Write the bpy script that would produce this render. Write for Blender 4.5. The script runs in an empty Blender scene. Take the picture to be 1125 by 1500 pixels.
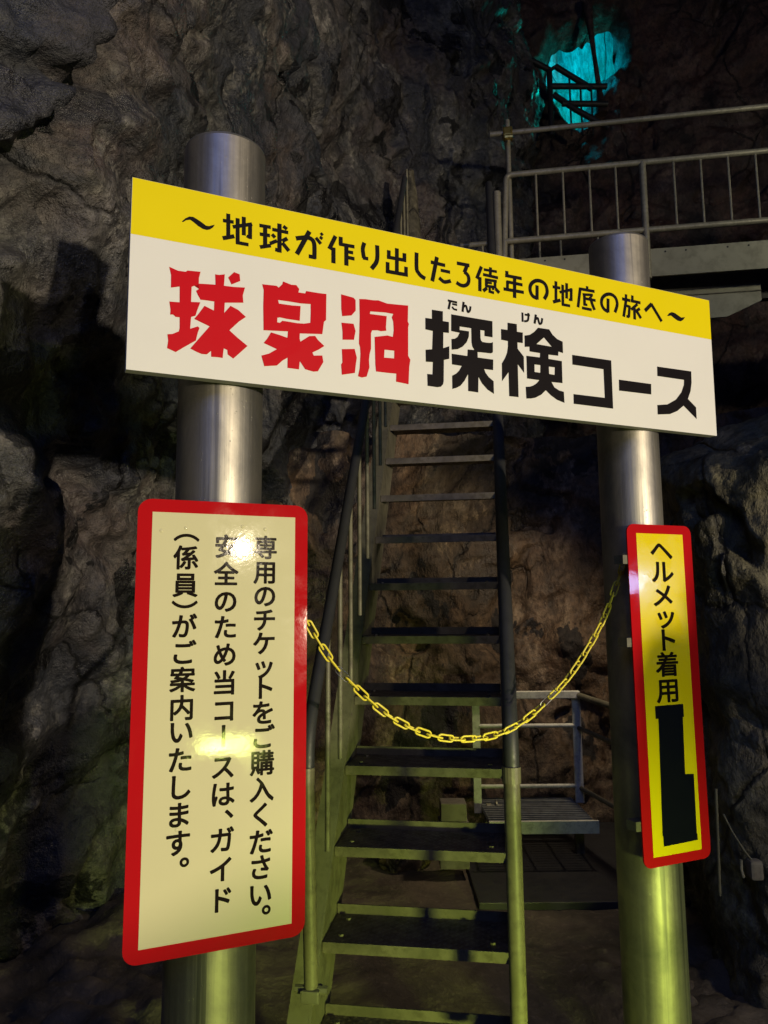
import bpy, bmesh, math, random
from mathutils import Vector, Matrix, noise
R = math.radians
sc = bpy.context.scene
COL = sc.collection
EYE = 1.56

# ------------------------------------------------------------------ camera
cam = bpy.data.objects.new('camera', bpy.data.cameras.new('camera'))
COL.objects.link(cam)
cam.data.sensor_fit = 'VERTICAL'
cam.data.sensor_height = 36.0
cam.data.lens = 36.0 * 1087.49 / 1500.0
cam.data.clip_start = 0.05
cam.data.clip_end = 200.0
_p, _r = R(7.2308), R(-0.4968)
_f = Vector((0, math.cos(_p), math.sin(_p)))
_u0 = Vector((0, -math.sin(_p), math.cos(_p)))
_x = Vector((1, 0, 0)) * math.cos(_r) + _u0 * math.sin(_r)
_u = _u0 * math.cos(_r) - Vector((1, 0, 0)) * math.sin(_r)
M_ = Matrix((_x, _u, -_f)).transposed().to_4x4()
M_.translation = Vector((0, 0, EYE))
cam.matrix_world = M_
sc.camera = cam

# ------------------------------------------------------------------ world, exposure, lamps (a cave: no sun, floodlights behind the visitor)
w = bpy.data.worlds.new('World')
sc.world = w
w.use_nodes = True
w.node_tree.nodes['Background'].inputs[0].default_value = (0.10, 0.18, 0.55, 1)
w.node_tree.nodes['Background'].inputs[1].default_value = 0.012
sc.view_settings.view_transform = 'Standard'
sc.view_settings.look = 'None'
sc.view_settings.gamma = 1.0
sc.view_settings.exposure = 0.0
sc.cycles.max_bounces = 6
sc.cycles.caustics_reflective = False
sc.cycles.use_denoising = True

def lamp(name, kind, loc, power, color, size=0.1, aim=None, spot=None, blend=0.4, sy=None):
    d = bpy.data.lights.new(name, kind)
    d.energy = power
    d.color = color
    if kind == 'AREA':
        d.shape = 'RECTANGLE'; d.size = size; d.size_y = sy or size
    else:
        d.shadow_soft_size = size
    if kind == 'SPOT':
        d.spot_size = R(spot); d.spot_blend = blend
    o = bpy.data.objects.new(name, d)
    o.location = Vector(loc) + Vector((0, 0, EYE))
    if aim is not None:
        v = Vector(aim) - Vector(loc)
        o.rotation_euler = v.to_track_quat('-Z', 'Y').to_euler()
    COL.objects.link(o)
    return o

WARM = (1.0, 0.84, 0.60)
lamp('flood_lamp', 'SPOT', (9.70, -9.30, -0.35), 6800, WARM, 0.16, aim=(0.0, 2.4, 1.25), spot=34, blend=0.85)
lamp('flood_lamp', 'SPOT', (7.70, -9.90, 1.22), 800, WARM, 0.13, aim=(0.0, 2.4, 1.25), spot=34, blend=0.85)
lamp('floor_lamp', 'AREA', (2.02, -1.85, -1.10), 6.8, (0.80, 1.0, 0.16), 0.38, aim=(0.36, 2.2, -1.26), sy=0.10).data.spread = R(29)
lamp('floor_lamp', 'AREA', (2.00, -1.83, -1.05), 6.5, (0.86, 1.0, 0.20), 0.36, aim=(-0.1, 1.9, -0.95), sy=0.08).data.spread = R(75)
lamp('blue_cave_lamp', 'AREA', (-0.4, -4.4, 5.0), 105, (0.24, 0.36, 1.0), 4.5, aim=(0.0, 2.5, 1.0))
lamp('blue_spot_lamp', 'SPOT', (4.99, 0.18, 0.20), 24, (0.35, 0.55, 1.0), 0.09, aim=(0.75, 2.2, -0.1), spot=50)
lamp('walkway_fill', 'SPOT', (4.6, 2.6, 3.2), 190, (1.0, 0.92, 0.62), 0.12, aim=(3.6, 7.0, 4.2), spot=80, blend=0.9)  # added fill that brightens the walkway rails and far rock
lamp('teal_lamp', 'POINT', (2.05, 9.75, 8.6), 210, (0.0, 0.58, 0.80), 0.2)
lamp('teal_lamp', 'POINT', (3.3, 10.1, 7.3), 24, (0.0, 0.85, 0.70), 0.2)

lamp('path_lamp', 'SPOT', (2.5, 1.2, -0.15), 55, (1.0, 0.86, 0.6), 0.06, aim=(1.05, 3.1, -1.56), spot=46, blend=0.8)
lamp('under_walkway_lamp', 'SPOT', (1.40, 4.60, 0.80), 52, (1.0, 0.80, 0.52), 0.08, aim=(0.3, 5.3, -0.4), spot=125, blend=0.6)

# ------------------------------------------------------------------ materials
class NT:
    def __init__(s, name):
        s.m = bpy.data.materials.new(name); s.m.use_nodes = True
        s.t = s.m.node_tree; s.b = s.t.nodes['Principled BSDF']
    def n(s, typ, ins=None, **kw):
        nd = s.t.nodes.new('ShaderNode' + typ)
        for k, v in kw.items(): setattr(nd, k, v)
        for k, v in (ins or {}).items():
            if isinstance(v, bpy.types.NodeSocket): s.t.links.new(v, nd.inputs[k])
            else: nd.inputs[k].default_value = v
        return nd
    def co(s): return s.n('TexCoord').outputs['Object']
    def mapped(s, scale, loc=(0, 0, 0), rot=(0, 0, 0)):
        return s.n('Mapping', {0: s.co(), 1: loc, 2: rot, 3: scale}).outputs[0]
    def noise(s, vec, scale, detail=8, rough=0.6, dist=0.0):
        return s.n('TexNoise', {'Vector': vec, 'Scale': scale, 'Detail': detail, 'Roughness': rough, 'Distortion': dist})
    def ramp(s, fac, *stops):
        nd = s.n('ValToRGB', {0: fac}); e = nd.color_ramp.elements
        while len(e) < len(stops): e.new(0.5)
        for el, (p, c) in zip(e, stops):
            el.position = p; el.color = (*c, 1) if not isinstance(c, (int, float)) else (c, c, c, 1)
        return nd.outputs[0]
    def math(s, op, a, b=0.0):
        return s.n('Math', {0: a, 1: b}, operation=op).outputs[0]
    def mix(s, fac, a, b, mode='MIX'):
        nd = s.n('Mix', data_type='RGBA', blend_type=mode)
        for i, v in ((0, fac), (6, a), (7, b)):
            if isinstance(v, bpy.types.NodeSocket): s.t.links.new(v, nd.inputs[i])
            else: nd.inputs[i].default_value = (*v, 1) if isinstance(v, tuple) else v
        return nd.outputs[2]
    def bump(s, h, strength, dist=0.01, prev=None):
        nd = s.n('Bump', {'Height': h, 'Strength': strength, 'Distance': dist})
        if prev is not None: s.t.links.new(prev, nd.inputs['Normal'])
        return nd.outputs[0]
    def out(s, **kw):
        names = {'color': 'Base Color', 'rough': 'Roughness', 'metal': 'Metallic', 'normal': 'Normal', 'spec': 'Specular IOR Level', 'coat': 'Coat Weight', 'coat_rough': 'Coat Roughness', 'aniso': 'Anisotropic'}
        for k, v in kw.items():
            i = s.b.inputs[names[k]]
            if isinstance(v, bpy.types.NodeSocket): s.t.links.new(v, i)
            else: i.default_value = (*v, 1) if isinstance(v, tuple) else v
        return s.m

def rock_mat(name, dark, mid, light, warm, vein=0.5, seed=0.0, rough=0.72, pit=0.5, bump=1.0, zs=0.75, cool=0.3):
    t = NT(name)
    v = t.mapped((1, 1, zs), (seed, seed * 1.7, 0), (0.15, 0.1, 0.3))
    big = t.noise(v, 0.9, 5, 0.55, 0.4).outputs[0]
    med = t.noise(v, 2.6, 9, 0.66, 0.35).outputs[0]
    fine = t.noise(v, 24, 4, 0.7, 0.0).outputs[0]
    rid = t.n('TexNoise', {'Vector': v, 'Scale': 3.0, 'Detail': 7, 'Roughness': 0.62, 'Lacunarity': 2.1, 'Distortion': 0.25}, noise_type='RIDGED_MULTIFRACTAL', normalize=True).outputs[0]
    base = t.ramp(med, (0.34, dark), (0.52, mid), (0.70, light))
    base = t.mix(t.ramp(big, (0.46, 0.0), (0.60, 1.0)), base, t.mix(0.55, base, warm))
    zone = t.ramp(t.noise(v, 1.25, 6, 0.6, 0.8).outputs[0], (0.47, 0.0), (0.56, 1.0))
    base = t.mix(t.math('MULTIPLY', zone, cool), base, tuple(c * k for c, k in zip(dark, (0.9, 1.0, 1.2))))
    # mineral crust: ragged pale patches along the ridges of the rock
    gate = t.ramp(t.noise(v, 1.5, 6, 0.62, 0.3).outputs[0], (0.46, 0.0), (0.62, 1.0))
    crust = t.ramp(t.noise(v, 2.4, 7, 0.68, 0.9).outputs[0], (0.50, 0.0), (0.60, 1.0))
    grain = t.ramp(t.noise(v, 14, 5, 0.75, 0.0).outputs[0], (0.47, 0.0), (0.60, 1.0))
    ve = t.math('MULTIPLY', t.math('MULTIPLY', crust, gate), grain)
    base = t.mix(t.math('MULTIPLY', ve, vein), base, tuple(min(0.75, c * 1.7) for c in light))
    base = t.mix(t.ramp(fine, (0.36, 0.65), (0.60, 0.0)), base, tuple(c * 0.4 for c in dark))
    # cracks
    wob = t.mix(0.18, v, t.noise(v, 2.5, 5, 0.6).outputs[1])
    vo = t.n('TexVoronoi', {'Vector': wob, 'Scale': 1.5}, feature='DISTANCE_TO_EDGE').outputs[0]
    crk = t.math('MULTIPLY', t.ramp(vo, (0.0, 1.0), (0.018, 0.0)), t.ramp(t.noise(v, 1.1, 3, 0.5).outputs[0], (0.47, 0.0), (0.55, 1.0)))
    base = t.mix(t.math('MULTIPLY', crk, 0.85), base, (0.006, 0.006, 0.007))
    # black deposits with ragged outlines
    pits = t.ramp(t.noise(v, 2.3, 5, 0.55, 0.0).outputs[0], (0.410, 1.0), (0.422, 0.0))
    base = t.mix(t.math('MULTIPLY', pits, pit), base, (0.006, 0.006, 0.008))
    nb = t.bump(rid, 0.55 * bump, 0.09)
    nb = t.bump(med, 0.7 * bump, 0.10, nb)
    nb = t.bump(t.noise(v, 11, 5, 0.74, 0.0).outputs[0], 0.8 * bump, 0.035, nb)
    nb = t.bump(fine, 0.55 * bump, 0.012, nb)
    nb = t.bump(crk, 0.6, -0.03, nb)
    ro = t.ramp(t.noise(v, 3.5, 3, 0.6).outputs[0], (0.40, max(0.2, rough - 0.25)), (0.60, min(1.0, rough + 0.1)))
    return t.out(color=base, rough=ro, normal=nb, spec=0.5)

def paint_mat(name, c, rough=0.5, wear=0.25, metal=0.0, dirt=(0.03, 0.028, 0.02), scale=14, bump=0.15):
    t = NT(name); v = t.mapped((1, 1, 1))
    n1 = t.noise(v, scale, 9, 0.7, 0.2).outputs[0]
    n2 = t.noise(v, scale * 0.22, 5, 0.6, 0.4).outputs[0]
    col = t.mix(t.math('MULTIPLY', t.ramp(n1, (0.48, 0.0), (0.64, 1.0)), wear), c, dirt)
    col = t.mix(t.math('MULTIPLY', t.ramp(n2, (0.40, 1.0), (0.62, 0.0)), wear), col, tuple(x * 0.5 for x in c))
    ro = t.ramp(n1, (0.3, max(0.05, rough - 0.12)), (0.7, min(1, rough + 0.15)))
    return t.out(color=col, rough=ro, metal=metal, normal=t.bump(n1, bump, 0.004))

def sign_mat(name, c, rough=0.12, peel=0.05, spec=0.5, tint=0.06):
    t = NT(name); v = t.mapped((1, 1, 1))
    n1 = t.noise(v, 130, 2, 0.5).outputs[0]
    n2 = t.noise(v, 4, 6, 0.6, 0.5).outputs[0]
    col = t.mix(t.ramp(n2, (0.35, tint), (0.65, 0.0)), c, tuple(x * 0.6 for x in c))
    sm = t.ramp(t.noise(v, 11, 6, 0.6, 1.0).outputs[0], (0.4, max(0.03, rough - 0.05)), (0.7, rough + 0.08))
    nb = t.bump(n2, 0.04, 0.01)
    return t.out(color=col, rough=sm, spec=spec, normal=t.bump(n1, peel, 0.002, nb))

def pole_mat():
    t = NT('brushed_steel')
    g = t.noise(t.mapped((60, 60, 0.9)), 1.6, 6, 0.65).outputs[0]
    blot = t.noise(t.mapped((1, 1, 0.8)), 5, 7, 0.65, 0.4).outputs[0]
    drip = t.noise(t.mapped((34, 34, 0.5)), 1.0, 3, 0.5, 0.1).outputs[0]
    drops = t.noise(t.mapped((1, 1, 1)), 210, 1, 0.4).outputs[0]
    col = t.mix(t.ramp(blot, (0.38, 0.0), (0.66, 1.0)), (0.46, 0.43, 0.38), (0.20, 0.195, 0.19))
    col = t.mix(t.ramp(drip, (0.60, 0.0), (0.66, 0.75)), col, (0.12, 0.12, 0.13))
    ro = t.ramp(g, (0.3, 0.42), (0.7, 0.56))
    nb = t.bump(g, 0.13, 0.004)
    nb = t.bump(t.ramp(drops, (0.74, 0.0), (0.80, 1.0)), 0.35, 0.003, nb)
    return t.out(color=col, metal=t.ramp(blot, (0.40, 1.0), (0.66, 0.88)), rough=ro, normal=nb)

def floor_mat(name, dark, light, seed, rough):
    t = NT(name); v = t.mapped((1, 1, 1), (seed, seed, 0))
    n1 = t.noise(v, 2.2, 10, 0.68, 0.5).outputs[0]
    n2 = t.noise(v, 26, 8, 0.7, 0.3).outputs[0]
    col = t.ramp(n1, (0.32, dark), (0.66, light))
    col = t.mix(t.ramp(n2, (0.55, 0.0), (0.75, 0.55)), col, tuple(c * 2.0 for c in light))
    nb = t.bump(n2, 0.6, 0.012, t.bump(n1, 0.6, 0.05))
    return t.out(color=col, rough=t.ramp(n1, (0.3, rough - 0.15), (0.7, rough + 0.15)), normal=nb)

MT = {}
MT['rock_left'] = rock_mat('weathered_limestone', (0.030, 0.033, 0.043), (0.092, 0.092, 0.094), (0.25, 0.24, 0.22), (0.125, 0.088, 0.078), 0.9, 0.0, rough=0.52, pit=0.95, bump=1.1, zs=1.1, cool=0.75)
MT['rock_back'] = rock_mat('brown_limestone', (0.045, 0.032, 0.022), (0.16, 0.105, 0.065), (0.42, 0.32, 0.21), (0.20, 0.11, 0.05), 0.7, 4.3, zs=0.6, pit=0.9, cool=0.7)
MT['rock_right'] = rock_mat('mossy_limestone', (0.050, 0.046, 0.032), (0.18, 0.16, 0.105), (0.44, 0.40, 0.27), (0.16, 0.15, 0.075), 0.7, 9.1)
MT['rock_far'] = rock_mat('reddish_limestone', (0.020, 0.014, 0.012), (0.085, 0.050, 0.040), (0.18, 0.12, 0.10), (0.11, 0.045, 0.03), 0.4, 15.0)
MT['rock_niche'] = rock_mat('pale_flowstone', (0.16, 0.16, 0.15), (0.42, 0.42, 0.39), (0.68, 0.68, 0.64), (0.40, 0.42, 0.36), 0.3, 2.0, pit=0.3, zs=0.22)
MT['floor'] = floor_mat('cave_floor_rock', (0.030, 0.025, 0.020), (0.17, 0.135, 0.095), 3.0, 0.7)
MT['plate'] = paint_mat('dark_steel_plate', (0.035, 0.036, 0.042), 0.45, 0.5, 0.0)
MT['pole'] = pole_mat()
MT['white_film'] = sign_mat('white_sign_film', (0.65, 0.61, 0.38), 0.03, 0.022, 0.11)
MT['board_white'] = sign_mat('white_board_film', (0.80, 0.79, 0.76), 0.55, 0.03, 0.12)
MT['yellow_film'] = sign_mat('yellow_sign_film', (0.83, 0.66, 0.004), 0.16, 0.06)
MT['board_yellow'] = sign_mat('yellow_board_film', (0.83, 0.68, 0.004), 0.5, 0.03, 0.10)
MT['red_film'] = sign_mat('red_sign_film', (0.46, 0.008, 0.012), 0.035, 0.022, 0.11)
MT['board_red'] = sign_mat('red_letter_film', (0.58, 0.003, 0.012), 0.5, 0.03, 0.10)
MT['ink'] = sign_mat('black_letter_film', (0.010, 0.008, 0.010), 0.5, 0.03, 0.06)
MT['ink_gloss'] = sign_mat('black_laminated_letter', (0.014, 0.010, 0.008), 0.035, 0.022, 0.11)
MT['tape'] = sign_mat('black_tape', (0.004, 0.005, 0.012), 0.5, 0.10, 0.05)
MT['edge'] = paint_mat('aluminium_edge', (0.35, 0.34, 0.32), 0.4, 0.3, 0.8)
MT['chain'] = sign_mat('yellow_plastic', (0.88, 0.74, 0.07), 0.42, 0.04, 0.3)
MT['wire'] = paint_mat('bare_wire', (0.6, 0.6, 0.6), 0.3, 0.1, 1.0)
MT['stair'] = paint_mat('olive_grey_paint', (0.16, 0.15, 0.105), 0.55, 0.55, 0.0, (0.03, 0.025, 0.018))
def tread_mat():
    t = NT('checker_plate'); v = t.mapped((1, 1, 1))
    sp = t.n('SeparateXYZ', {0: v}).outputs
    a = t.math('ADD', sp[0], sp[1]); b = t.math('SUBTRACT', sp[0], sp[1])
    def lug(p, q): return t.math('MULTIPLY', t.math('POWER', t.math('ABSOLUTE', t.math('SINE', t.math('MULTIPLY', p, 90.0))), 6.0), t.math('GREATER_THAN', t.math('SINE', t.math('MULTIPLY', q, 180.0)), 0.2))
    h = t.math('MAXIMUM', lug(a, b), t.math('MULTIPLY', lug(b, a), 0.9))
    n1 = t.noise(v, 16, 9, 0.7, 0.2).outputs[0]; n2 = t.noise(v, 4, 6, 0.6, 0.4).outputs[0]
    col = t.mix(t.ramp(n1, (0.42, 0.0), (0.62, 0.9)), (0.125, 0.092, 0.068), (0.050, 0.032, 0.020))
    col = t.mix(t.ramp(n2, (0.52, 0.0), (0.66, 0.6)), col, (0.10, 0.055, 0.028))
    col = t.mix(t.math('MULTIPLY', h, 0.35), col, (0.17, 0.15, 0.12))
    return t.out(color=col, rough=t.ramp(n1, (0.3, 0.4), (0.7, 0.7)), normal=t.bump(h, 0.7, 0.003, t.bump(n1, 0.25, 0.004)))
MT['tread'] = tread_mat()
MT['nosing'] = paint_mat('galvanised_nosing', (0.12, 0.105, 0.08), 0.5, 0.8, 0.0, (0.05, 0.04, 0.025), 30, 0.3)
MT['rail'] = paint_mat('galvanised_pipe', (0.34, 0.32, 0.25), 0.42, 0.45, 0.25, (0.06, 0.05, 0.035), 40, 0.2)
MT['shaded_pipe'] = paint_mat('shade_darkened_pipe', (0.030, 0.031, 0.034), 0.5, 0.35, 0.0, (0.02, 0.02, 0.02), 40, 0.15)  # shade on the upper handrail is put into this darker colour
MT['upright_pipe'] = paint_mat('worn_olive_pipe', (0.17, 0.155, 0.10), 0.45, 0.6, 0.0, (0.05, 0.042, 0.03), 30, 0.2)
MT['white_frame'] = paint_mat('chipped_white_paint', (0.82, 0.82, 0.72), 0.55, 0.35, 0.0, (0.07, 0.06, 0.04), 30)
MT['grating'] = paint_mat('galvanised_grating', (0.34, 0.36, 0.33), 0.5, 0.5)
MT['concrete'] = paint_mat('concrete', (0.22, 0.20, 0.165), 0.85, 0.5, 0.0, (0.06, 0.05, 0.04), 9, 0.4)
MT['fascia'] = paint_mat('painted_beam', (0.30, 0.295, 0.22), 0.6, 0.35, 0.0, (0.05, 0.045, 0.03), 7, 0.1)
MT['black'] = paint_mat('black_rubber', (0.012, 0.012, 0.012), 0.6, 0.2)
MT['gold'] = paint_mat('brass_clamp', (0.62, 0.45, 0.10), 0.3, 0.2, 0.9)

# ------------------------------------------------------------------ object helpers
def link(name, me, mat, parent=None):
    o = bpy.data.objects.new(name, me)
    COL.objects.link(o)
    if mat: me.materials.append(MT[mat] if isinstance(mat, str) else mat)
    if parent is not None: o.parent = parent
    return o
def obj(name, bm, mat, parent=None, smooth=False):
    bmesh.ops.recalc_face_normals(bm, faces=bm.faces)
    me = bpy.data.meshes.new(name); bm.to_mesh(me); bm.free()
    if smooth:
        me.shade_smooth()
        me.set_sharp_from_angle(angle=R(40))
    return link(name, me, mat, parent)
def thing(name, label, cat, mat=None, group=None):
    o = bpy.data.objects.new(name, None); COL.objects.link(o)
    o.empty_display_size = 0.1
    if mat is not None: o.matrix_world = mat
    o['label'] = label; o['category'] = cat
    if group: o['group'] = group
    return o
def tag(o, label, cat, group=None):
    o['label'] = label; o['category'] = cat
    if group: o['group'] = group
    return o
def structure(o): o['kind'] = 'structure'; return o
def V(x, y, z): return Vector((x, y, z + EYE))       # heights given relative to the eye
def box(bm, c, s, m=None, bevel=0.0):
    r = bmesh.ops.create_cube(bm, size=1.0)
    vs = r['verts']
    for v in vs: v.co = Vector((v.co.x * s[0], v.co.y * s[1], v.co.z * s[2]))
    if bevel:
        es = list({e for v in vs for e in v.link_edges})
        vs = list({v for f in bmesh.ops.bevel(bm, geom=es, offset=bevel, segments=2, affect='EDGES', profile=0.6)['faces'] for v in f.verts} | {v for v in vs if v.is_valid})
    for v in vs:
        v.co = v.co + Vector(c)
        if m is not None: v.co = m @ v.co
    return vs
def tube(bm, pts, r, seg=12, cap=True):
    pts = [Vector(p) for p in pts]
    rings = []; up = None
    for i, p in enumerate(pts):
        a = pts[max(0, i - 1)]; b = pts[min(len(pts) - 1, i + 1)]
        t = (b - a).normalized()
        if up is None:
            up = Vector((0, 0, 1)) if abs(t.z) < 0.9 else Vector((1, 0, 0))
        s_ = t.cross(up).normalized(); up = s_.cross(t).normalized()
        rr = r[i] if isinstance(r, (list, tuple)) else r
        rings.append([bm.verts.new(p + (s_ * math.cos(k * 2 * math.pi / seg) + up * math.sin(k * 2 * math.pi / seg)) * rr) for k in range(seg)])
    for a, b in zip(rings, rings[1:]):
        for k in range(seg):
            bm.faces.new((a[k], a[(k + 1) % seg], b[(k + 1) % seg], b[k]))
    if cap:
        bm.faces.new(rings[0][::-1]); bm.faces.new(rings[-1])
def arc_pts(p0, p1, p2, r, n=6):
    """round the corner p0-p1-p2"""
    p0, p1, p2 = Vector(p0), Vector(p1), Vector(p2)
    a = p1 + (p0 - p1).normalized() * r; b = p1 + (p2 - p1).normalized() * r
    return [(1 - t) ** 2 * a + 2 * t * (1 - t) * p1 + t * t * b for t in [k / n for k in range(n + 1)]]
def rounded_rect(w_, h_, r, n=6):
    out = []
    for cx, cy, a0 in ((w_ - r, -r, 90), (w_ - r, -h_ + r, 0), (r, -h_ + r, -90), (r, -r, 180)):
        for k in range(n + 1):
            a = R(a0 - 90 * k / n); out.append((cx + r * math.cos(a), cy + r * math.sin(a)))
    return out
def slab(bm, poly, z0, z1):
    n = len(poly)
    a = [bm.verts.new((x, y, z0)) for x, y in poly]; b = [bm.verts.new((x, y, z1)) for x, y in poly]
    bm.faces.new(b); bm.faces.new(a[::-1])
    for k in range(n): bm.faces.new((a[k], a[(k + 1) % n], b[(k + 1) % n], b[k]))
def flat(bm, poly, z):
    try: bm.faces.new([bm.verts.new((x, y, z)) for x, y in poly])
    except ValueError: pass

# ------------------------------------------------------------------ lettering data (tenths of a millimetre on each sign's face)
RED=[[[(867,1987),(1067,2046),(1237,2040),(1281,2002),(1580,1979),(1546,2133),(1544,2301),(1442,2343),(1383,2382),(1378,2745),(1590,2721),(1526,2912),(1484,3062),(1386,3105),(1371,3391),(1544,3309),(1584,3341),(1547,3460),(1506,3655),(1269,3828),(1061,3987),(867,3920),(888,3741),(867,3595),(980,3570),(1119,3488),(1135,3407),(1129,3154),(1041,3158),(983,3110),(916,3121),(922,3007),(891,2815),(1120,2797),(1112,2419),(918,2477),(914,2178)]],[[(1920,1980),(2013,1979),(2147,1939),(2133,2225),(2355,2216),(2636,2184),(2585,2393),(2603,2567),(2159,2638),(2150,2892),(2297,2694),(2477,2763),(2669,2909),(2500,3051),(2279,3297),(2488,3460),(2718,3619),(2568,3778),(2383,3971),(2248,3887),(2240,3783),(2156,3752),(2143,3853),(2133,3988),(2013,3985),(1866,3994),(1860,3853),(1765,3950),(1648,3956),(1539,3924),(1385,3860),(1568,3608),(1816,3269),(1459,3141),(1556,3003),(1687,2791),(1909,2871),(1914,2649),(1730,2650),(1594,2657),(1528,2549),(1486,2460),(1552,2401),(1533,2276),(1759,2250),(1934,2234)]],[[(2368,1845),(2501,1876),(2519,2040),(2312,2161),(2229,2003)]],[[(3056,2028),(3414,2006),(3469,2044),(3560,1941),(3576,1868),(3786,1915),(3917,1902),(3992,1990),(3971,2082),(4148,2078),(4174,2012),(4506,2010),(4705,2000),(4697,2681),(4643,2733),(4599,3058),(4013,3124),(4010,3255),(4032,3330),(4260,3158),(4411,3132),(4483,3223),(4654,3358),(4511,3465),(4342,3566),(4378,3639),(4601,3607),(4628,3773),(4486,4026),(4370,4048),(4159,4013),(4018,3824),(3998,4036),(3707,4034),(3709,3778),(3586,3862),(3442,4008),(3131,4063),(3057,3811),(3244,3736),(3438,3600),(3110,3491),(3198,3368),(3289,3202),(3511,3239),(3701,3281),(3713,3115),(3103,3174),(3088,2565),(3095,2168)],[(3455,2359),(3711,2352),(4026,2354),(4292,2329),(4293,2584),(4285,2813),(4117,2860),(3941,2874),(3715,2868),(3568,2869),(3508,2930),(3440,2926),(3442,2810),(3507,2792),(3680,2804),(4011,2802),(4030,2423),(3798,2443),(3478,2447)]],[[(5102,1941),(5440,1976),(5496,2030),(5499,2310),(5383,2454),(5131,2512),(5106,2315)]],[[(5111,2686),(5439,2666),(5494,2850),(5448,3087),(5141,3126),(5137,2902)]],[[(5121,3375),(5467,3323),(5526,3544),(5496,3747),(5472,3949),(5121,4038),(5101,3777),(5137,3716)]],[[(5601,1984),(5763,1961),(6009,1953),(6132,1933),(6381,1979),(6633,1964),(6995,1936),(6979,2377),(7010,2442),(6988,2535),(6979,3307),(7042,3407),(7008,3598),(6981,4071),(6624,4044),(6632,3829),(6408,3837),(6059,3840),(6040,3679),(6024,2929),(6385,2839),(6541,2856),(6568,2675),(6555,2441),(6514,2329),(6563,2233),(6338,2228),(5904,2266),(5894,2336),(6047,2332),(6368,2322),(6345,2629),(6355,2716),(6209,2751),(6107,2742),(5953,2764),(5922,2846),(5920,3252),(5879,3412),(5862,3567),(5873,3758),(5795,4006),(5664,4046),(5559,4024),(5605,3809),(5627,3426),(5617,3255),(5587,3163),(5610,2467)],[(6299,3231),(6580,3222),(6574,3428),(6287,3445)]]]
BLACK=[[[(7705,1938),(8037,1931),(8032,2205),(8219,2204),(8213,2510),(8042,2519),(8030,2957),(8217,2879),(8211,3229),(8045,3283),(8028,3871),(8006,3959),(7941,4030),(7835,4055),(7543,4050),(7537,3728),(7694,3723),(7710,3383),(7500,3400),(7499,3072),(7694,3035),(7723,2526),(7499,2511),(7503,2196),(7701,2191)]],[[(8295,1973),(8935,1974),(9606,1972),(9599,2436),(9338,2436),(9342,2282),(9207,2282),(9208,2511),(9222,2578),(9266,2616),(9412,2617),(9549,2603),(9606,2571),(9599,2846),(9582,2882),(9529,2905),(9225,2915),(9102,2925),(9105,3079),(9604,3074),(9591,3374),(9303,3379),(9345,3483),(9443,3590),(9599,3690),(9600,4045),(9400,3949),(9226,3792),(9114,3618),(9097,4060),(8782,4056),(8789,3579),(8675,3777),(8541,3937),(8410,4010),(8291,4052),(8292,3686),(8418,3613),(8507,3525),(8597,3378),(8294,3373),(8289,3077),(8778,3078),(8793,2893),(9003,2879),(8939,2785),(8919,2670),(8917,2274),(8554,2278),(8548,2377),(8844,2374),(8834,2524),(8764,2691),(8630,2837),(8476,2926),(8291,2966),(8290,2669),(8394,2644),(8482,2583),(8550,2456),(8286,2445)]],[[(10110,1939),(10417,1933),(10416,2158),(10613,2155),(10603,2463),(10422,2469),(10423,2653),(10624,2860),(10620,3327),(10413,3101),(10410,4053),(10101,4057),(10100,3370),(9876,3654),(9886,3147),(9995,2980),(10066,2817),(10100,2639),(10105,2474),(9882,2466),(9886,2157),(10103,2150)]],[[(11148,1933),(11534,1927),(11646,2070),(11808,2178),(12001,2231),(12001,2572),(11840,2547),(11823,2675),(11481,2686),(11476,2813),(11948,2819),(11945,3475),(11556,3486),(11655,3636),(11817,3707),(11982,3729),(11992,4053),(11735,3992),(11529,3886),(11348,3749),(11180,3904),(10970,4013),(10833,4047),(10674,4064),(10663,3728),(10799,3707),(10914,3665),(11031,3589),(11138,3480),(10716,3480),(10716,2819),(11179,2808),(11191,2679),(10830,2677),(10828,2540),(10668,2566),(10672,2233),(10851,2187),(11016,2071)],[(11341,2193),(11608,2435),(11073,2428)],[(10982,3039),(11189,3033),(11176,3260),(10979,3260)],[(11479,3042),(11691,3036),(11677,3263),(11483,3259)]],[[(12332,2582),(13782,2566),(13779,4048),(12325,4048),(12329,3758),(13482,3749),(13476,2874),(12328,2875)]],[[(14051,3127),(15319,3118),(15303,3450),(14042,3466)]],[[(15602,2529),(17025,2512),(17015,2878),(16953,3162),(16820,3432),(17150,3674),(17149,4048),(16619,3669),(16340,3871),(16030,3998),(15530,4058),(15534,3759),(15950,3697),(16315,3505),(16561,3244),(16681,2995),(16703,2827),(15593,2832)]]]
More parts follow.
